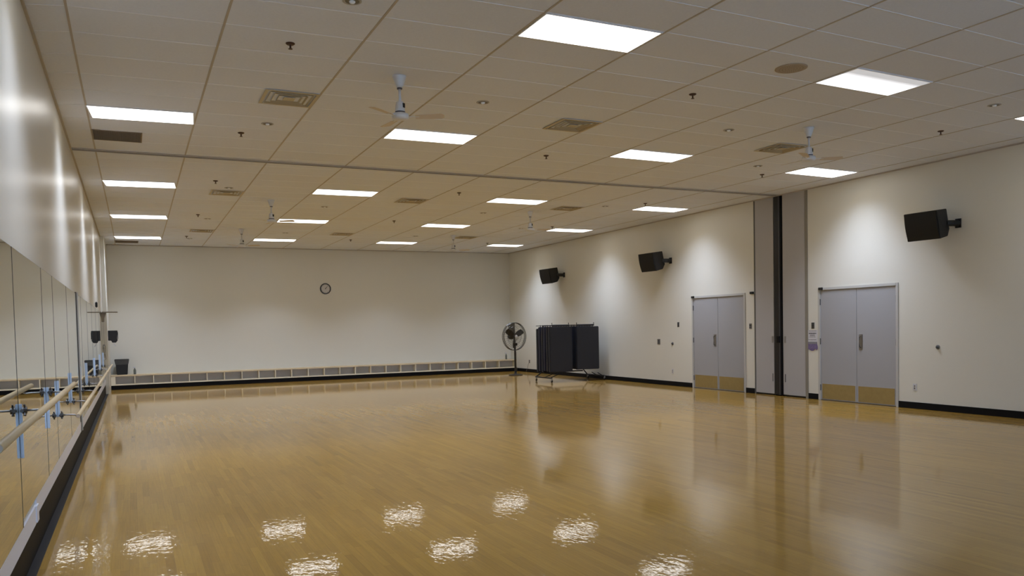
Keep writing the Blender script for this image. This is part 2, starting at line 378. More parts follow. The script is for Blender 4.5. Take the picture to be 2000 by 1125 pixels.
barre(3.84, 8.64, 1.14, [4.2, 6.12, 7.98], 'upper wooden ballet barre closest to the camera, set at waist height', 1.112)
barre(9.02, 13.80, .80, [8.99+.05, 10.85, 12.83], 'lower wooden ballet barre starting just past the end of the upper one', .815)
barre(13.88, 18.70, .80, [14.6, 17.6], 'middle wooden ballet barre beyond the dark jamb strip', .815)
barre(18.78, 23.90, .80, [20.5, 22.8], 'farthest wooden ballet barre, ending near the waste bin', .815)

# ------------------------------------------------------------------ doors in the right wall
def double_door(name, y0, y1, pull_side, label):
    fr = MB(); x = W
    fr.box(x-.018, x+.10, y0, y0+.05, 0, DH).box(x-.018, x+.10, y1-.05, y1, 0, DH).box(x-.018, x+.10, y0+.05, y1-.05, DH-.05, DH)
    d = struct(fr.build(name, M['frame'], None, bevel=.003), label)
    ym = (y0+y1)/2
    for s_, a, b in ((0, y0+.053, ym-.003), (1, ym+.003, y1-.053)):
        lf = MB().box(x+.004, x+.048, a, b, .012, DH-.053).build('door_leaf', M['door'], d, bevel=.002)
        MB().box(x+.0005, x+.004, a+.035, b-.035, .03, .325).build('kick_plate', M['brass'], lf)
        for hz in (.25, 1.17, 1.95):
            hy = a-.006 if s_ == 0 else b+.006
            MB().tube([(x-.004, hy, hz-.06), (x-.004, hy, hz+.06)], .012, 8).build('hinge', M['dark_steel'], lf)
        if s_ == pull_side:
            py = (b-.095) if s_ == 0 else (a+.105)
            MB().box(x-.001, x+.004, py-.042, py+.042, 1.02, 1.31).build('pull_plate', M['steel'], lf, bevel=.001)
            MB().tube([(x+.002, py, 1.06), (x-.035, py, 1.07), (x-.035, py, 1.26), (x+.002, py, 1.27)], .009, 10).build('handle', M['dark_steel'], lf)
    MB().box(x+.0, x+.10, y0+.05, y1-.05, 0, .008).build('threshold', M['dark_steel'], d)
    return d
double_door('door_1', *D1, 1, 'pair of grey doors with brass kick plates, nearer the mat rack')
double_door('door_2', *D2, 0, 'pair of grey doors with brass kick plates beside the poster')
# pocket doors hiding the folding partition stack
def pocket(name, y0, y1, hy, label):
    d = struct(MB().box(W+.005, W+.05, y0+.006, y1-.006, .035, H-.02).build(name, M['pocket'], None, bevel=.002), label)
    MB().box(W+.03, W+.045, y0, y1, 0, .035).build('bottom_gap_shade', M['black2'], d)  # black strip stands in for the shade under the panel
    MB().box(W+.0, W+.005, hy-.022, hy+.022, 1.13, 1.27).build('flush_pull', M['steel'], d)
    MB().box(W+.0, W+.005, hy-.008, hy+.008, .30, .47).build('floor_bolt', M['dark_steel'], d)
    return d
pocket('door_3', 13.19, 13.76, 13.235, 'tall grey pocket door on the mat rack side of the black slot')
pocket('door_4', 12.30, 12.935, 12.87, 'tall grey pocket door on the poster side of the black slot')
struct(MB().box(W-.01, W+.05, 12.22, 12.29, 0, H-.02).build('trim_6', mat('olive_jamb', (.24, .22, .18), .5), None), 'brown jamb strip beside the pocket door')
struct(MB().box(W-.004, W+.05, 13.762, 13.785, 0, H-.02).build('trim_7', mat('grey_jamb', (.17, .16, .14), .5), None))
fp = MB().box(W-.01, W+.12, 13.035, 13.165, .02, H-.03).build('folding_partition', M['black2'], None, bevel=.004)
MB().box(W-.02, W+.10, 12.985, 13.030, .02, H-.03).build('lead_post', mat('grey_lead_post', (.06, .06, .065), .3, .4), fp, bevel=.004)
MB().box(W-.012, W+.10, 12.945, 12.985, .02, H-.03).build('edge_seal', M['black'], fp)
MB().box(W-.045, W-.02, 12.99, 13.07, 1.13, 1.27).build('latch', M['black'], fp)
tag(fp, 'black folded partition edge in the slot between two tall grey pocket doors', 'partition')

# ------------------------------------------------------------------ cubby shelf along the far wall
SY0, SY1 = 25.95, YB
div = [.21, .73, 1.23, 1.71, 2.21, 2.71, 3.21, 3.72, 4.22, 4.72, 5.22, 5.74, 6.25, 6.75, 7.26, 7.77, 8.29, 8.80, 9.32, 9.84, 10.35, 10.86, 11.37, 11.89, 12.42, 13.05]
cs = empty('cubby_shelf', (6.6, 26.2, 0)); ox, oy = -6.6, -26.2
def cb(m__, x0, x1, y0, y1, z0, z1): return m__.box(x0+ox, x1+ox, y0+oy, y1+oy, z0, z1)
X0, X1 = PX+.004, W-.014
cb(MB(), X0, X1, SY0+.012, SY1-.002, 0, .125).build('toe_kick', M['black'], cs)
cb(MB(), X0, X1, SY0, SY1-.002, .125, .158).build('bottom_board', M['birch_edge'], cs)
cb(MB(), X0, X1, SY0-.004, SY1-.002, .385, .425).build('top_board', M['birch'], cs, bevel=.002)
cb(MB(), X0, X1, SY0+.24, SY0+.25, .158, .385).build('back_panel', M['cubby'], cs)
for k, x in enumerate(div):
    w_ = .011 if k else .09
    xa = X0 if k == 0 else x-w_; xb = x+.011 if k < len(div)-1 else X1
    cb(MB(), xa, xb, SY0+.001, SY0+.239, .158, .385).build('divider', M['birch_edge'], cs)
tag(cs, 'long low open cubby shelf of pale wood along the far wall', 'shelf')

# bin on the shelf
bn = empty('waste_bin', (.40, 26.22, .425))
b_ = MB().prism([(-.14, 0), (.14, 0), (.175, .44), (-.175, .44)], -.11, .11)
b_.build('body', M['black2'], bn, bevel=.012)
l_ = MB().prism([(-.170, .295), (.170, .295), (.198, .448), (-.198, .448)], -.135, .135)
l_.build('liner', M['bag'], bn, bevel=.01)
MB().box(-.19, .19, -.128, .128, .440, .452).build('rim', M['black'], bn, bevel=.004)
tag(bn, 'black waste bin with a folded-over grey liner standing on the cubby shelf', 'bin')
# bottles on the shelf
def bottle(x, z0, h, r, label):
    t = empty('spray_bottle', (x, 26.15, z0))
    MB().lathe([(r*.9, 0), (r, .02), (r, h*.55), (r*.5, h*.75), (r*.35, h*.8), (r*.35, h*.84)], 14).build('body', M['bottle'], t, smooth=True)
    b = MB().box(-.045, .02, -.012, .012, h*.84, h); b.build('nozzle', M['plate_w'], t, bevel=.003)
    tag(t, label, 'bottle')
bottle(.735, .425, .22, .036, 'small grey bottle on the shelf next to the waste bin')
bottle(12.78, .425, .24, .032, 'small slim bottle on the shelf next to the pedestal fan')
# paper towel dispenser on the pier
dp = empty('towel_dispenser', (PX, 24.9, 1.38))
MB().prism([(.002, .06), (.075, .055), (.10, 0), (.19, 0), (.235, .06), (.225, .12), (.24, .30), (.238, .335), (.002, .335)], -.14, .14).build('housing', M['black2'], dp, bevel=.006)
MB().box(.236, .246, -.12, .12, .10, .29).build('front_cover', M['black'], dp, bevel=.004)
MB().prism([(.12, -.0), (.125, -.0), (.19, -.10), (.165, -.10)], -.09, .09).build('paper_sheet', M['paper'], dp)
tag(dp, 'black paper towel dispenser on the pier above the waste bin', 'dispenser')
# hose loop, bracket, small box on the mirror wall
hp = []
for k in range(41):
    a = 2*PI*k/40; hp.append((.035+.012*math.sin(a*2), 24.0+.11*math.sin(a), 1.13+.19*math.cos(a)))
hl = MB().tube([(x-.02, y-24.0, z-1.13) for x, y, z in hp], .009, 8, caps=False).build('cable_loop', M['beige'], None, smooth=True)
hl.location = (.02, 24.0, 1.13); MB().box(-.003, .02, -.02, .02, .17, .21).build('hook', M['dark_steel'], hl)
tag(hl, 'beige cable loop hanging on a hook at the far end of the mirrors', 'cable')
ws = empty('wall_bracket', (.0, 23.95, 2.2))
MB().box(.001, .37, -.13, .13, -.012, .012).build('plate', M['beige'], ws)
MB().prism([(.001, -.012), (.10, -.012), (.07, -.10), (.05, -.16), (.045, -.26), (.001, -.26)], -.03, .03).build('support', M['beige'], ws)
tag(ws, 'thin beige wall bracket jutting out above the farthest mirror', 'bracket')
sb = MB().box(0, .045, -.05, .05, -.06, .06).build('wall_sensor', M['black2'], None, bevel=.012); sb.location = (.001, 19.65, 2.255)
tag(sb, 'small dark sensor box just above the mirrors', 'sensor')
# clock
ck = empty('wall_clock', (6.467, YB, 2.957)); mxr = Matrix.Rotation(PI/2, 4, 'X')
def ring(r0, r1, d0, d1, n=40):
    b = MB(); vs_ = []
    for r, d in ((r0, d0), (r1, d0), (r1, d1), (r0, d1)):
        for k in range(n): vs_.append((r*math.cos(2*PI*k/n), -d, r*math.sin(2*PI*k/n)))
    fs = [(a*n+k, a*n+(k+1) % n, ((a+1) % 4)*n+(k+1) % n, ((a+1) % 4)*n+k) for a in range(4) for k in range(n)]
    return b.add(vs_, fs)
MB().lathe([(.152, .001), (.152, .018)], 40, mxr).build('dial', M['dial'], ck)
ring(.146, .178, .001, .035).build('rim', M['clockrim'], ck)
tk = MB(); _r0 = [(r_*math.cos(2*PI*k/48), y_, r_*math.sin(2*PI*k/48)) for r_, y_ in ((.133, -.0182), (.137, -.0182)) for k in range(48)]
tk.add(_r0, [(k, (k+1) % 48, 48+(k+1) % 48, 48+k) for k in range(48)])
for k in range(12):
    a = 2*PI*k/12; tk.box(-.003, .003, -.0195, -.018, .115, .135, Matrix.Rotation(a, 4, 'Y'))
tk.build('dial_marking', M['ink'], ck)
MB().box(-.006, .006, -.023, -.020, -.01, .075, Matrix.Rotation(math.radians(35), 4, 'Y')).build('hour_hand', M['ink'], ck)
MB().box(-.004, .004, -.026, -.0235, -.015, .11, Matrix.Rotation(math.radians(40), 4, 'Y')).build('minute_hand', M['ink'], ck)
MB().lathe([(.014, .018), (.014, .028)], 16, mxr).build('hub', M['ink'], ck)
tag(ck, 'round wall clock with dark rim on the far wall', 'clock')

# ------------------------------------------------------------------ pedestal fan in the far corner
pf = empty('pedestal_fan', (12.0, 23.75, 0))
MB().lathe([(.23, 0), (.23, .015), (.20, .03), (.05, .045), (.04, .09), (.0, .09)], 36).build('base', M['fandark'], pf, smooth=True)
MB().tube([(0, 0, .04), (0, 0, .75)], .036, 14).tube([(0, 0, .7), (0, .02, 1.05)], .032, 14).build('pole', M['fandark'], pf)
view = Vector((12.0-.7, 23.75, 0)).normalized(); ang = math.atan2(-view.y, -view.x) + math.radians(37)   # the head is turned off the line to the camera
fx = Matrix.Translation((-.02, 0, 1.27)) @ Matrix.Rotation(ang, 4, 'Z') @ Matrix.Rotation(PI/2, 4, 'Y')      # local z = blowing direction
def xf(m__, mx): m__.v = [tuple(mx @ Vector(v)) for v in m__.v]; return m__
GR = .45
g = MB()
for zz, rr in ((.05, GR), (-.05, GR), (.085, .34), (.10, .22), (.105, .11), (-.085, .34), (-.10, .2)):
    g.tube([(rr*math.cos(2*PI*k/40), rr*math.sin(2*PI*k/40), zz) for k in range(41)], .008 if rr == GR else .0035, 6, caps=False)
for k in range(36):
    a = 2*PI*k/36; c, s_ = math.cos(a), math.sin(a)
    for sg in (1, -1):
        g.tube([(.06*c, .06*s_, sg*.105), (.22*c, .22*s_, sg*.10), (.34*c, .34*s_, sg*.085), (GR*c, GR*s_, sg*.05)], .0022, 4, caps=False)
xf(g, fx).build('guard', M['wire'], pf)
xf(MB().tube([(GR*math.cos(2*PI*k/40), GR*math.sin(2*PI*k/40), 0) for k in range(41)], .012, 8, caps=False), fx).build('guard_rim', M['wire'], pf)
for ba in (.0, 2*PI/3, 4*PI/3):
    b = MB(); a0 = ba + math.radians(117)
    pr = [(.04, -.05, .03), (.04, .05, -.02), (.2, .085, -.03), (.36, .08, -.02), (.39, .0, .01), (.36, -.075, .04), (.2, -.08, .05)]
    top = [Vector(p) for p in pr]; bot = [p - Vector((0, 0, .008)) for p in top]
    n = len(pr); b.add(top+bot, [tuple(range(n)), tuple(range(2*n-1, n-1, -1))] + [(k, (k+1) % n, n+(k+1) % n, n+k) for k in range(n)])
    xf(b, fx @ Matrix.Rotation(a0, 4, 'Z')).build('blade', M['fandark'], pf)
xf(MB().lathe([(.05, .05), (.06, .03), (.06, -.04), (.09, -.06), (.10, -.22), (.07, -.27)], 24), fx).build('motor', M['fandark'], pf, smooth=True)
xf(MB().lathe([(.0, .115), (.05, .113), (.055, .105), (.05, .10)], 24), fx).build('hub_badge', M['plate_w'], pf, smooth=True)
MB().box(-.06, .06, -.05, .05, .97, 1.05).build('yoke', M['fandark'], pf)
cbx = MB().box(-.03, .20, -.03, .0, -.12, .25); xf(cbx, Matrix.Translation((-.10, .22, 1.46)))
cbx.build('control_box', M['fangrey'], pf, bevel=.008)
tag(pf, 'tall black pedestal fan with round wire guard in the far corner', 'fan')

# ------------------------------------------------------------------ mat rack and hanging mats
RX0, RX1, RY0, RY1 = 11.22, 12.98, 19.80, 20.75
rk = empty('mat_rack', (12.1, 20.28, 0)); ox, oy = -12.1, -20.28
ZT = 1.595
for x, xu in ((RX0+.02, RX0+.30), (RX1-.02, RX1-.16)):
    MB().tube([(x+ox, RY0+oy, .125), (x+ox, RY1+oy+.05, .125)], .020, 10).build('foot_rail', M['cart'], rk)
    MB().tube([(x+ox, RY1+oy+.03, .125), (xu+ox, RY1+oy+.06, .30), (xu+ox, RY1+oy+.06, ZT)], .018, 10).build('upright', M['cart'], rk)
    for y in (RY0+.12, RY0+.45): MB().tube([(x+ox, y+oy, .125), (xu+ox, y+oy+.04, .215)], .012, 8).build('strut', M['cart'], rk)
    for y in (RY0, RY1):
        c_ = MB().tube([(x+ox, y+oy, .125), (x+ox, y+oy, .085)], .014, 8).box(x+ox-.018, x+ox+.018, y+oy-.012, y+oy+.03, .045, .095).build('caster', M['steel'], rk)
        MB().tube([(x+ox-.012, y+oy+.012, .04), (x+ox+.012, y+oy+.012, .04)], .038, 16).build('wheel', M['black'], c_)
MB().tube([(RX0+.30+ox, RY1+oy+.06, .24), (RX1-.16+ox, RY1+oy+.06, .24)], .02, 10).build('lower_beam', M['cart'], rk)
MB().tube([(RX0+.28+ox, RY1+oy+.06, ZT), (RX1-.14+ox, RY1+oy+.06, ZT)], .018, 10).build('top_beam', M['cart'], rk)
for xa, xb in ((RX0+.07, RX0+.60), (RX0+.86, RX0+1.42)):
    MB().tube([(xa+ox, RY0+oy+.04, ZT), (xb+ox, RY0+oy+.04, ZT)], .028, 10).build('hanger_crossbar', M['cart'], rk)
    for x in (xa, xb): MB().tube([(x+ox, RY0+oy+.04, ZT+.075), (x+ox, RY0+oy+.04, ZT), (x+ox, RY1+oy+.06, ZT)], .010, 8).build('hanger_arm', M['cart'], rk)
tag(rk, 'black wheeled steel rack holding the hanging exercise mats', 'rack')
ordn = ['front', 'second', 'third', 'fourth', 'fifth', 'rearmost']
for bx0, bw, n0 in ((RX0-.03, .72, 0), (RX0+.83, .735, 1)):
    for k in range(6):
        y = RY0+.03+k*.150
        h1 = 1.568 - (.05 if k == 5 else 0) - random.random()*.015
        b = MB().box(0, bw, -.058, .058, -1.27+.01*(k % 3)+.05*n0, 0).build('exercise_mat', M['mat2'] if (k in (2, 4)) else M['mat'], None, bevel=.015)
        b.location = (bx0+.008*(k % 2), y+.02, h1)
        e = MB().tube([(.12, 0, 0), (.12, 0, ZT+.02-h1)], .012, 8).tube([(.56, 0, 0), (.56, 0, ZT+.02-h1)], .012, 8).build('eyelet_strap', M['cart'], b)
        tag(b, 'navy exercise mat, %s in the rack bay nearer the %s' % (ordn[k], 'pedestal fan' if n0 == 0 else 'double doors'), 'mat', 'navy exercise mats hanging on the wheeled rack')

# ------------------------------------------------------------------ wall loudspeakers
def speaker(y, z, label, rz=0.0):
    """y,z: wall mount"""
    t = empty('wall_speaker', (W, y, z))
    MB().box(-.02, -.001, -.05, .05, -.075, .075).build('wall_plate', M['black2'], t)
    MB().tube([(-.02, 0, 0), (-.12, .01, 0), (-.22, .06, 0)], .050, 12).build('arm', M['black2'], t)
    mx = Matrix.Translation((-.36, .30, .005)) @ Matrix.Rotation(math.radians(5), 4, 'Z') @ Matrix.Rotation(math.radians(-14), 4, 'Y')
    # cabinet: profile in x (front is -x) and z
    b = MB()
    zf = .235
    top = [(-.17, -.29, zf), (-.17, .29, zf), (.17, .20, zf), (.17, -.20, zf)]
    c = MB().add([(-.17, -.29, -zf), (-.17, .29, -zf), (-.17, .29, zf), (-.17, -.29, zf),
                  (.18, -.25, -.14), (.18, .25, -.14), (.18, .25, .20), (.18, -.25, .20),
                  (.05, -.29, -zf), (.05, .29, -zf)],
                 [(0, 1, 2, 3), (4, 7, 6, 5), (3, 2, 6, 7), (0, 8, 9, 1), (8, 4, 5, 9), (0, 3, 7, 4, 8), (1, 9, 5, 6, 2)])
    xf(c, mx).build('cabinet', M['black2'], t, bevel=.008)
    g = MB(); n = 8; prof = []
    for k in range(n+1):
        a = -1+2*k/n; prof.append((-.172-.022*(1-a*a), a*(zf-.012)))
    prof += [(-.165, zf-.012), (-.165, -zf+.012)]
    g.prism(prof, -.278, .278); xf(g, mx).build('grille', M['grille_black'], t)
    tag(t, label, 'loudspeaker', 'black loudspeakers on the cream side wall')
speaker(8.93, 3.145, 'black wall loudspeaker closest to the camera, above the bare wall past the doors')
speaker(16.80, 3.18, 'black wall loudspeaker between the mat rack and the double doors')
speaker(22.37, 3.19, 'farthest black wall loudspeaker, above the mat rack')

# ------------------------------------------------------------------ small wall fittings on the right wall
def plate(name, y, z, w, h, ma, label, cat, detail=None, group=None, d=.008):
    t = MB().box(W-d, W-.0005, y-w/2, y+w/2, z-h/2, z+h/2).build(name, ma, None, bevel=.0015)
    if detail == 'switch':
        MB().box(W-d-.010, W-d, y-.006, y+.006, z-.012, z+.012).build('toggle', M['ink'], t)
    if detail == 'switch2':
        MB().box(W-d-.006, W-d, y-.030, y+.030, z+.005, z+.035).build('rocker', M['ink'], t)
        MB().box(W-d-.006, W-d, y-.030, y+.030, z-.040, z-.012).build('rocker', M['band'], t)
    if detail == 'socket':
        for dz in (.02, -.02): MB().box(W-d-.002, W-d, y-.014, y+.014, z+dz-.012, z+dz+.012).build('receptacle', M['plate'], t)
    tag(t, label, cat, group); return t
plate('light_switch', 13.908, 1.49, .075, .12, M['plate'], 'grey light switch between the far double doors and pocket door', 'switch', 'switch2')
plate('light_switch', 12.094, 1.485, .075, .125, M['dark_steel'], 'dark light switch above the purple poster', 'switch', 'switch')
plate('light_switch', 16.52, 1.555, .07, .12, M['dark_steel'], 'higher dark switch plate beside the far double doors', 'switch', 'switch')
plate('light_switch', 17.36, 1.12, .12, .14, M['plate'], 'wider dark switch plate on the wall past the mat rack', 'switch', 'switch2')
plate('wall_socket', 16.78, .371, .07, .115, M['plate_w'], 'pale wall socket low between mat rack and double doors', 'socket', 'socket')
plate('wall_socket', 9.758, .38, .075, .118, M['plate_w'], 'pale wall socket low beside the near double doors', 'socket', 'socket')
plate('door_sensor', 13.845, 2.225, .105, .052, M['black2'], 'small black sensor on the wall beside the pocket door top', 'sensor', d=.03)
for y, lab in ((15.90, 'small black sensor on the frame corner of the far double doors'), (11.865, 'small black sensor on the frame corner of the near double doors')):
    t = MB().box(W-.045, W-.019, y-.05, y+.05, DH-.045, DH+.005).build('door_sensor', M['black2'], None, bevel=.004); tag(t, lab, 'sensor')
def knob(y, z, label):
    t = empty('round_wall_switch', (W, y, z)); mx = Matrix.Rotation(-PI/2, 4, 'Y')
    MB().lathe([(.04, .001), (.04, .006), (.034, .012)], 24, mx).build('rosette', M['plate'], t)
    MB().lathe([(.022, .012), (.024, .03), (.015, .04)], 20, mx).build('button', M['dark_steel'], t)
    tag(t, label, 'switch')
knob(16.765, 1.076, 'small round dark fitting below the higher switch plate')
knob(9.309, 1.09, 'small round metal fitting on the bare wall past the near doors')
t = plate('wall_socket', 24.97, .371, .075, .11, M['fangrey'], 'dark wall socket low between the pedestal fan and mat rack', 'socket', 'socket')
MB().tube([(W-.012, 24.97, .35), (W-.04, 25.0, .26), (W-.02, 25.10, .14), (W-.02, 25.2, .02)], .006, 6).build('cord', M['beige'], t)
# poster
ps = empty('notice_poster', (W, 12.11, 1.18))
MB().add([(-.006, -.135, -.02), (-.006, .135, -.02), (-.006, .135, .215), (-.006, -.135, .215), (-.003, -.135, -.02), (-.003, .135, -.02), (-.003, .135, .215), (-.003, -.135, .215)],
         [(0, 1, 2, 3), (4, 7, 6, 5), (0, 4, 5, 1), (2, 6, 7, 3), (0, 3, 7, 4), (1, 5, 6, 2)]).build('sheet', M['paper'], ps)
tx = MB(); rr = random.Random(3)
for z, hw, hh, n in ((.196, .105, .004, 9), (.148, .10, .011, 7), (.115, .065, .006, 6), (.092, .075, .004, 8), (.074, .085, .003, 9), (.02, .105, .005, 10)):
    y = -hw
    while y < hw-.01:
        w_ = rr.uniform(.012, .03); tx.box(-.0068, -.006, y, min(hw, y+w_), z-hh, z+hh); y += w_+.006
tx.build('printed_lines', M['ink'], ps)
pr = [(-.12, -.02), (-.125, -.07), (-.14, -.12), (-.14, -.165), (-.10, -.185), (-.07, -.16), (-.03, -.20), (.02, -.205), (.07, -.185), (.12, -.16), (.14, -.12), (.12, -.06), (.115, -.02)]
MB().prism([(y, z) for y, z in pr], -.0085, -.003, 'x').build('purple_print', M['purple'], ps)
MB().box(-.0095, -.0086, -.12, .10, -.065, -.02).build('grey_band', M['grey_print'], ps)
tag(ps, 'white notice with dark lines above a purple picture beside the near doors', 'poster')

# ------------------------------------------------------------------ ceiling lights
rowj = {'N': 0, 'A': 7, 'B': 15, 'C': 22, 'D': 29}
rowtxt = {'N': 'row closest to the camera', 'A': 'last row before the partition track', 'B': 'first row past the partition track',
          'C': 'second row past the partition track', 'D': 'row nearest the far wall'}
coltxt = {1: 'beside the mirror wall', 4: 'second from the mirror wall', 7: 'third from the mirror wall', 10: 'beside the loudspeaker wall'}
dim = bpy.data.materials.new('half_lit_diffuser'); dim.use_nodes = True
nt = dim.node_tree; b = nt.nodes['Principled BSDF']; tcn = nt.nodes.new('ShaderNodeTexCoord'); sp = nt.nodes.new('ShaderNodeSeparateXYZ'); rp = nt.nodes.new('ShaderNodeMapRange')
nt.links.new(tcn.outputs['Object'], sp.inputs[0]); nt.links.new(sp.outputs[1], rp.inputs[0])
rp.inputs[1].default_value = -.16; rp.inputs[2].default_value = .05; rp.inputs[3].default_value = .36; rp.inputs[4].default_value = 1.6
nt.links.new(rp.outputs[0], b.inputs['Emission Strength']); b.inputs['Emission Color'].default_value = (.95, .96, 1, 1); b.inputs['Base Color'].default_value = (.5, .5, .5, 1)
for r in 'NABCD':
    for c in (1, 4, 7, 10):
        q = [lat(c-1, rowj[r]), lat(c, rowj[r]), lat(c, rowj[r]+1), lat(c-1, rowj[r]+1)]
        if r == 'N' and c == 1: pass
        cx_, cy_ = sum(p[0] for p in q)/4, sum(p[1] for p in q)/4
        hw, hh = (q[1][0]-q[0][0])/2-.014, .290
        if r in 'D' and c == 10: hw -= .04
        a = math.atan2(q[1][1]-q[0][1], q[1][0]-q[0][0])
        t = empty('ceiling_light', (cx_, cy_, H-.004), a)
        f = MB().box(-hw, hw, -hh, -hh+.014, -.004, .003).box(-hw, hw, hh-.014, hh, -.004, .003).box(-hw, -hw+.014, -hh+.014, hh-.014, -.004, .003).box(hw-.014, hw, -hh+.014, hh-.014, -.004, .003)
        f.build('frame', M['tee'], t)
        half = (r == 'N' and c == 7)
        MB().box(-hw+.014, hw-.014, -hh+.014, hh-.014, -.003, .002).build('diffuser', dim if half else M['diffuser'], t)
        ld = bpy.data.lights.new('ceiling_lamp', 'AREA'); ld.shape = 'RECTANGLE'; ld.size = 2*hw-.04; ld.size_y = 2*hh-.04
        ld.energy = LAMP_W*(.4 if half else .2 if (r == 'N' and c == 10) else .65 if r == 'N' else 1); ld.color = LAMP_COL; ld.spread = SPREAD
        lo = bpy.data.objects.new('lamp', ld); col.objects.link(lo); lo.parent = t; lo.location = (0, 0, -.006)
        if half: ld.size_y = .3; lo.location.y = .13
        lab = 'lit ceiling light %s, %s' % (coltxt[c], rowtxt[r])
        if half: lab = 'half-dim ceiling light third from the mirror wall, in the row closest to the camera'
        tag(t, lab, 'ceiling light', 'rectangular fluorescent ceiling lights')

# ------------------------------------------------------------------ ceiling fittings (positions in tile units)
def at(i, j): x, y = lat(i, j); return (x, y, H)
def zone(j): return 'before the partition track' if j < 11.5 else 'past the partition track'
# sprinklers
sp_ = empty('sprinkler', (0, 0, H))
MB().lathe([(.042, 0), (.042, -.006), (.030, -.014)], 20).build('escutcheon', M['sprink'], sp_)
MB().tube([(0, 0, -.014), (0, 0, -.05)], .009, 8).tube([(0, 0, -.05), (0, 0, -.053)], .020, 12).build('head', M['sprink'], sp_)
stxt = {1.5: 'on the mirror side', 5.22: 'along the middle', 8.8: 'on the loudspeaker side'}
jt = {2.5: 'nearest the camera', 8.45: 'just before the partition track', 14.45: 'just past the partition track', 21.53: 'halfway down the far zone', 28.63: 'closest to the far wall'}
for i in (1.5, 5.22, 8.8):
    for j in (2.5, 8.45, 14.45, 21.53, 28.63):
        place(sp_, at(i, j), label='small bronze ceiling sprinkler %s, %s' % (stxt[i], jt[j]), cat='sprinkler', group='ceiling sprinklers')
# small recessed downlights
dl = empty('downlight', (0, 0, H))
b = MB(); n = 28; vs_ = []
for r, z in ((.078, -.004), (.060, -.006), (.055, .0), (.078, 0)):
    for k in range(n): vs_.append((r*math.cos(2*PI*k/n), r*math.sin(2*PI*k/n), z))
b.add(vs_, [(a*n+k, a*n+(k+1) % n, ((a+1) % 4)*n+(k+1) % n, ((a+1) % 4)*n+k) for a in range(4) for k in range(n)])
b.build('trim_ring', M['trim_ring'], dl, smooth=True)
MB().lathe([(.060, -.001), (.060, -.003)], 28).build('baffle', M['fangrey'], dl)
MB().lathe([(.024, -.003), (.026, -.010), (.018, -.020), (.004, -.024)], 16).build('bulb', M['lens_dot'], dl, smooth=True)
DL = [(1.73, .6, 'on the mirror side, nearest the camera'), (3.5, 4.5, 'mirror side of centre, beside the nearest ceiling fan'), (1.71, 7.5, 'on the mirror side, before the partition track'),
      (6.5, 4.5, 'loudspeaker side of centre, before the partition track'), (8.29, .5, 'on the loudspeaker side, nearest the camera'), (8.29, 7.5, 'on the loudspeaker side, just before the partition track'),
      (1.74, 15.55, 'on the mirror side, first past the partition track'), (3.51, 18.6, 'mirror side of centre, past the partition track'), (6.51, 18.5, 'loudspeaker side of centre, past the partition track'),
      (8.3, 15.55, 'on the loudspeaker side, first past the partition track'), (1.71, 22.6, 'on the mirror side, second past the partition track'), (3.5, 26.55, 'mirror side of centre, closest to the far wall'),
      (6.5, 26.5, 'loudspeaker side of centre, closest to the far wall'), (8.28, 22.5, 'on the loudspeaker side, second past the partition track'), (1.6, 29.6, 'on the mirror side, closest to the far wall')]
for i, j, s_ in DL: place(dl, at(i, j), label='small round recessed ceiling spotlight ' + s_, cat='downlight', group='small recessed ceiling spotlights')
# supply vents: square stepped louvres
vt = empty('air_vent', (0, 0, H))
def sq(b, h0, z0, h1, z1, th=.004):
    vs_ = []
    for h, z in ((h0, z0), (h1, z1), (h1, z1+th), (h0, z0+th)):
        vs_ += [(-h, -h*.98, z), (h, -h*.98, z), (h, h*.98, z), (-h, h*.98, z)]
    return b.add(vs_, [(a*4+k, a*4+(k+1) % 4, ((a+1) % 4)*4+(k+1) % 4, ((a+1) % 4)*4+k) for a in range(4) for k in range(4)])
sq(MB(), .296, -.012, .262, -.014).build('border', M['vent'], vt)
lv = MB()
for h in (.240, .185, .130): sq(lv, h, -.018, h-.015, -.004, .002)
lv.build('louvres', mat('shaded_vent_louvre', (.40, .335, .22), .5), vt)  # darker copy of the vent metal, shade between the louvres put into the colour
MB().box(-.062, .062, -.062, .062, -.016, -.010).build('centre_plate', M['vent'], vt)
MB().box(-.26, .26, -.26, .26, .036, .038).build('throat', M['void'], vt)
colv = {1.75: 'on the mirror side', 4.75: 'along the middle', 7.75: 'on the loudspeaker side'}
jv = {5.45: 'nearest the camera', 16.42: 'just past the partition track', 26.4: 'closest to the far wall'}
for i in (1.75, 4.75, 7.75):
    for j in (5.45, 16.42, 26.4): place(vt, (at(i, j)[0], at(i, j)[1], H-.001), label='square yellowed ceiling air vent %s, %s' % (colv[i], jv[j]), cat='vent', group='square ceiling air vents')
# brown return grilles
rg = empty('return_grille', (0, 0, H))
b = MB().box(-.30, .30, -.29, -.272, -.008, 0).box(-.30, .30, .272, .29, -.008, 0).box(-.30, -.282, -.272, .272, -.008, 0).box(.282, .30, -.272, .272, -.008, 0)
b.build('border', M['grille'], rg)
b = MB()
for k in range(22): y = -.26+k*.0245; b.box(-.282, .282, y, y+.004, -.006, .0)
for k in range(22): x = -.27+k*.0255; b.box(x, x+.003, -.272, .272, -.0055, .0)
b.build('grid', M['grille'], rg)
MB().box(-.282, .282, -.272, .272, -.001, -.0002).build('backing', mat('grille_back', (.06, .045, .03), .9), rg)
place(rg, (.615, 12.04, H-.001), label='dark brown return air grille just before the partition track beside the mirror wall', cat='vent', group='brown return air grilles')
place(rg, (.655, 25.56, H-.001), label='dark brown return air grille in the far corner by the mirror wall', cat='vent', group='brown return air grilles')
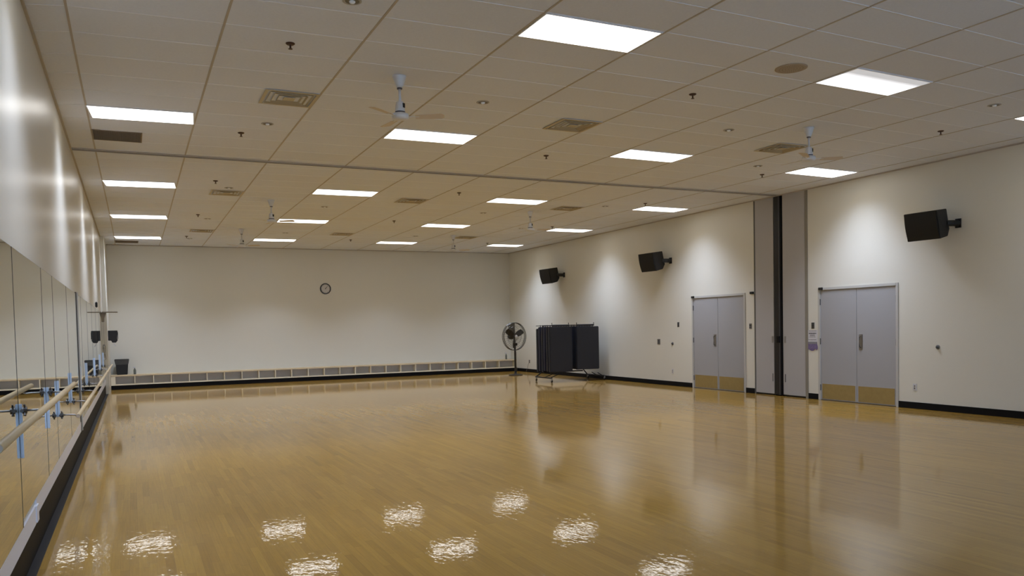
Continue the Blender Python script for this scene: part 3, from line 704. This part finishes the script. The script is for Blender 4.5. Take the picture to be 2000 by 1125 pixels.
# round ceiling speaker
cs_ = empty('ceiling_speaker', (7.06, 6.47, H))
MB().lathe([(.165, -.001), (.165, -.006), (.150, -.011)], 40).build('cover', M['disc'], cs_)
b = MB()
for r in (.03, .06, .09, .12):
    n = int(2*PI*r/.022)
    for k in range(n): a = 2*PI*k/n; b.lathe([(.005, -.0112), (.005, -.0116)], 6, cx=r*math.cos(a), cy=r*math.sin(a))
b.build('perforations', M['grille'], cs_)
tag(cs_, 'round tan ceiling speaker cover near the half-dim ceiling light', 'ceiling speaker')
# dark sheet laid on the tiles as the shade in a displaced tile's gap
x_, y_ = lat(7, 15.25)
struct(MB().add([(x_+.03, y_-.02, H-.002), (x_+.01, y_+.10, H-.002), (x_+.16, y_-.42, H-.002), (x_+.18, y_-.46, H-.002)], [(0, 1, 2, 3)]).build('ceiling_gap_shade', M['void'], ceil))
# ceiling fans
cf = empty('ceiling_fan', (0, 0, H))
MB().lathe([(.0, -.001), (.072, -.001), (.072, -.012), (.066, -.03), (.040, -.10), (.030, -.125), (.0, -.125)], 28).build('canopy', M['fanwhite'], cf, smooth=True)
MB().lathe([(.028, -.123), (.028, -.137)], 16).build('collar', M['band'], cf)
MB().tube([(0, 0, -.13), (0, 0, -.28)], .0145, 14).build('downrod', M['fanwhite'], cf, smooth=True)
mo = MB().lathe([(.03, -.265), (.042, -.275), (.048, -.30), (.052, -.365), (.056, -.372)], 24).build('motor_neck', M['fanwhite'], cf, smooth=True)
MB().box(.038, .056, -.014, .014, -.335, -.290, Matrix.Rotation(math.radians(-55), 4, 'Z')).build('switch', M['black2'], mo)
MB().lathe([(.053, -.370), (.053, -.388)], 24).build('band', M['band'], cf)
MB().lathe([(.055, -.386), (.085, -.395), (.092, -.420), (.085, -.445), (.04, -.458), (.0, -.46)], 28).build('motor_housing', M['fanwhite'], cf, smooth=True)
for k in range(3):
    mx = Matrix.Rotation(math.radians(-25.3+120*k), 4, 'Z')
    bl_ = MB(); top = [Vector(p) for p in ((.16, -.045, -.418), (.44, -.060, -.412), (.465, -.02, -.42), (.46, .04, -.43), (.43, .06, -.436), (.16, .04, -.436))]
    bot = [p+Vector((0, 0, -.003)) for p in top]; n = 6
    bl_.add(top+bot, [tuple(range(n)), tuple(range(2*n-1, n-1, -1))]+[(q, (q+1) % n, n+(q+1) % n, n+q) for q in range(n)])
    xf(bl_, mx); bo = bl_.build('blade', M['blade'], cf)
    MB().box(.07, .20, -.014, .014, -.431, -.425, mx).build('blade_iron', M['fanwhite'], bo)
for x, y, s_ in ((3.33, 8.22, 'closest to the camera on the mirror side'), (9.23, 8.36, 'closest to the camera on the loudspeaker side'), (3.33, 16.85, 'first past the partition track on the mirror side'),
                 (9.11, 16.72, 'just past the partition track on the loudspeaker side'), (3.34, 21.8, 'farthest away on the mirror side'), (9.13, 21.7, 'farthest away on the loudspeaker side')):
    place(cf, (x, y, H-.001), label='small white ceiling fan ' + s_, cat='ceiling fan', group='white ceiling fans')
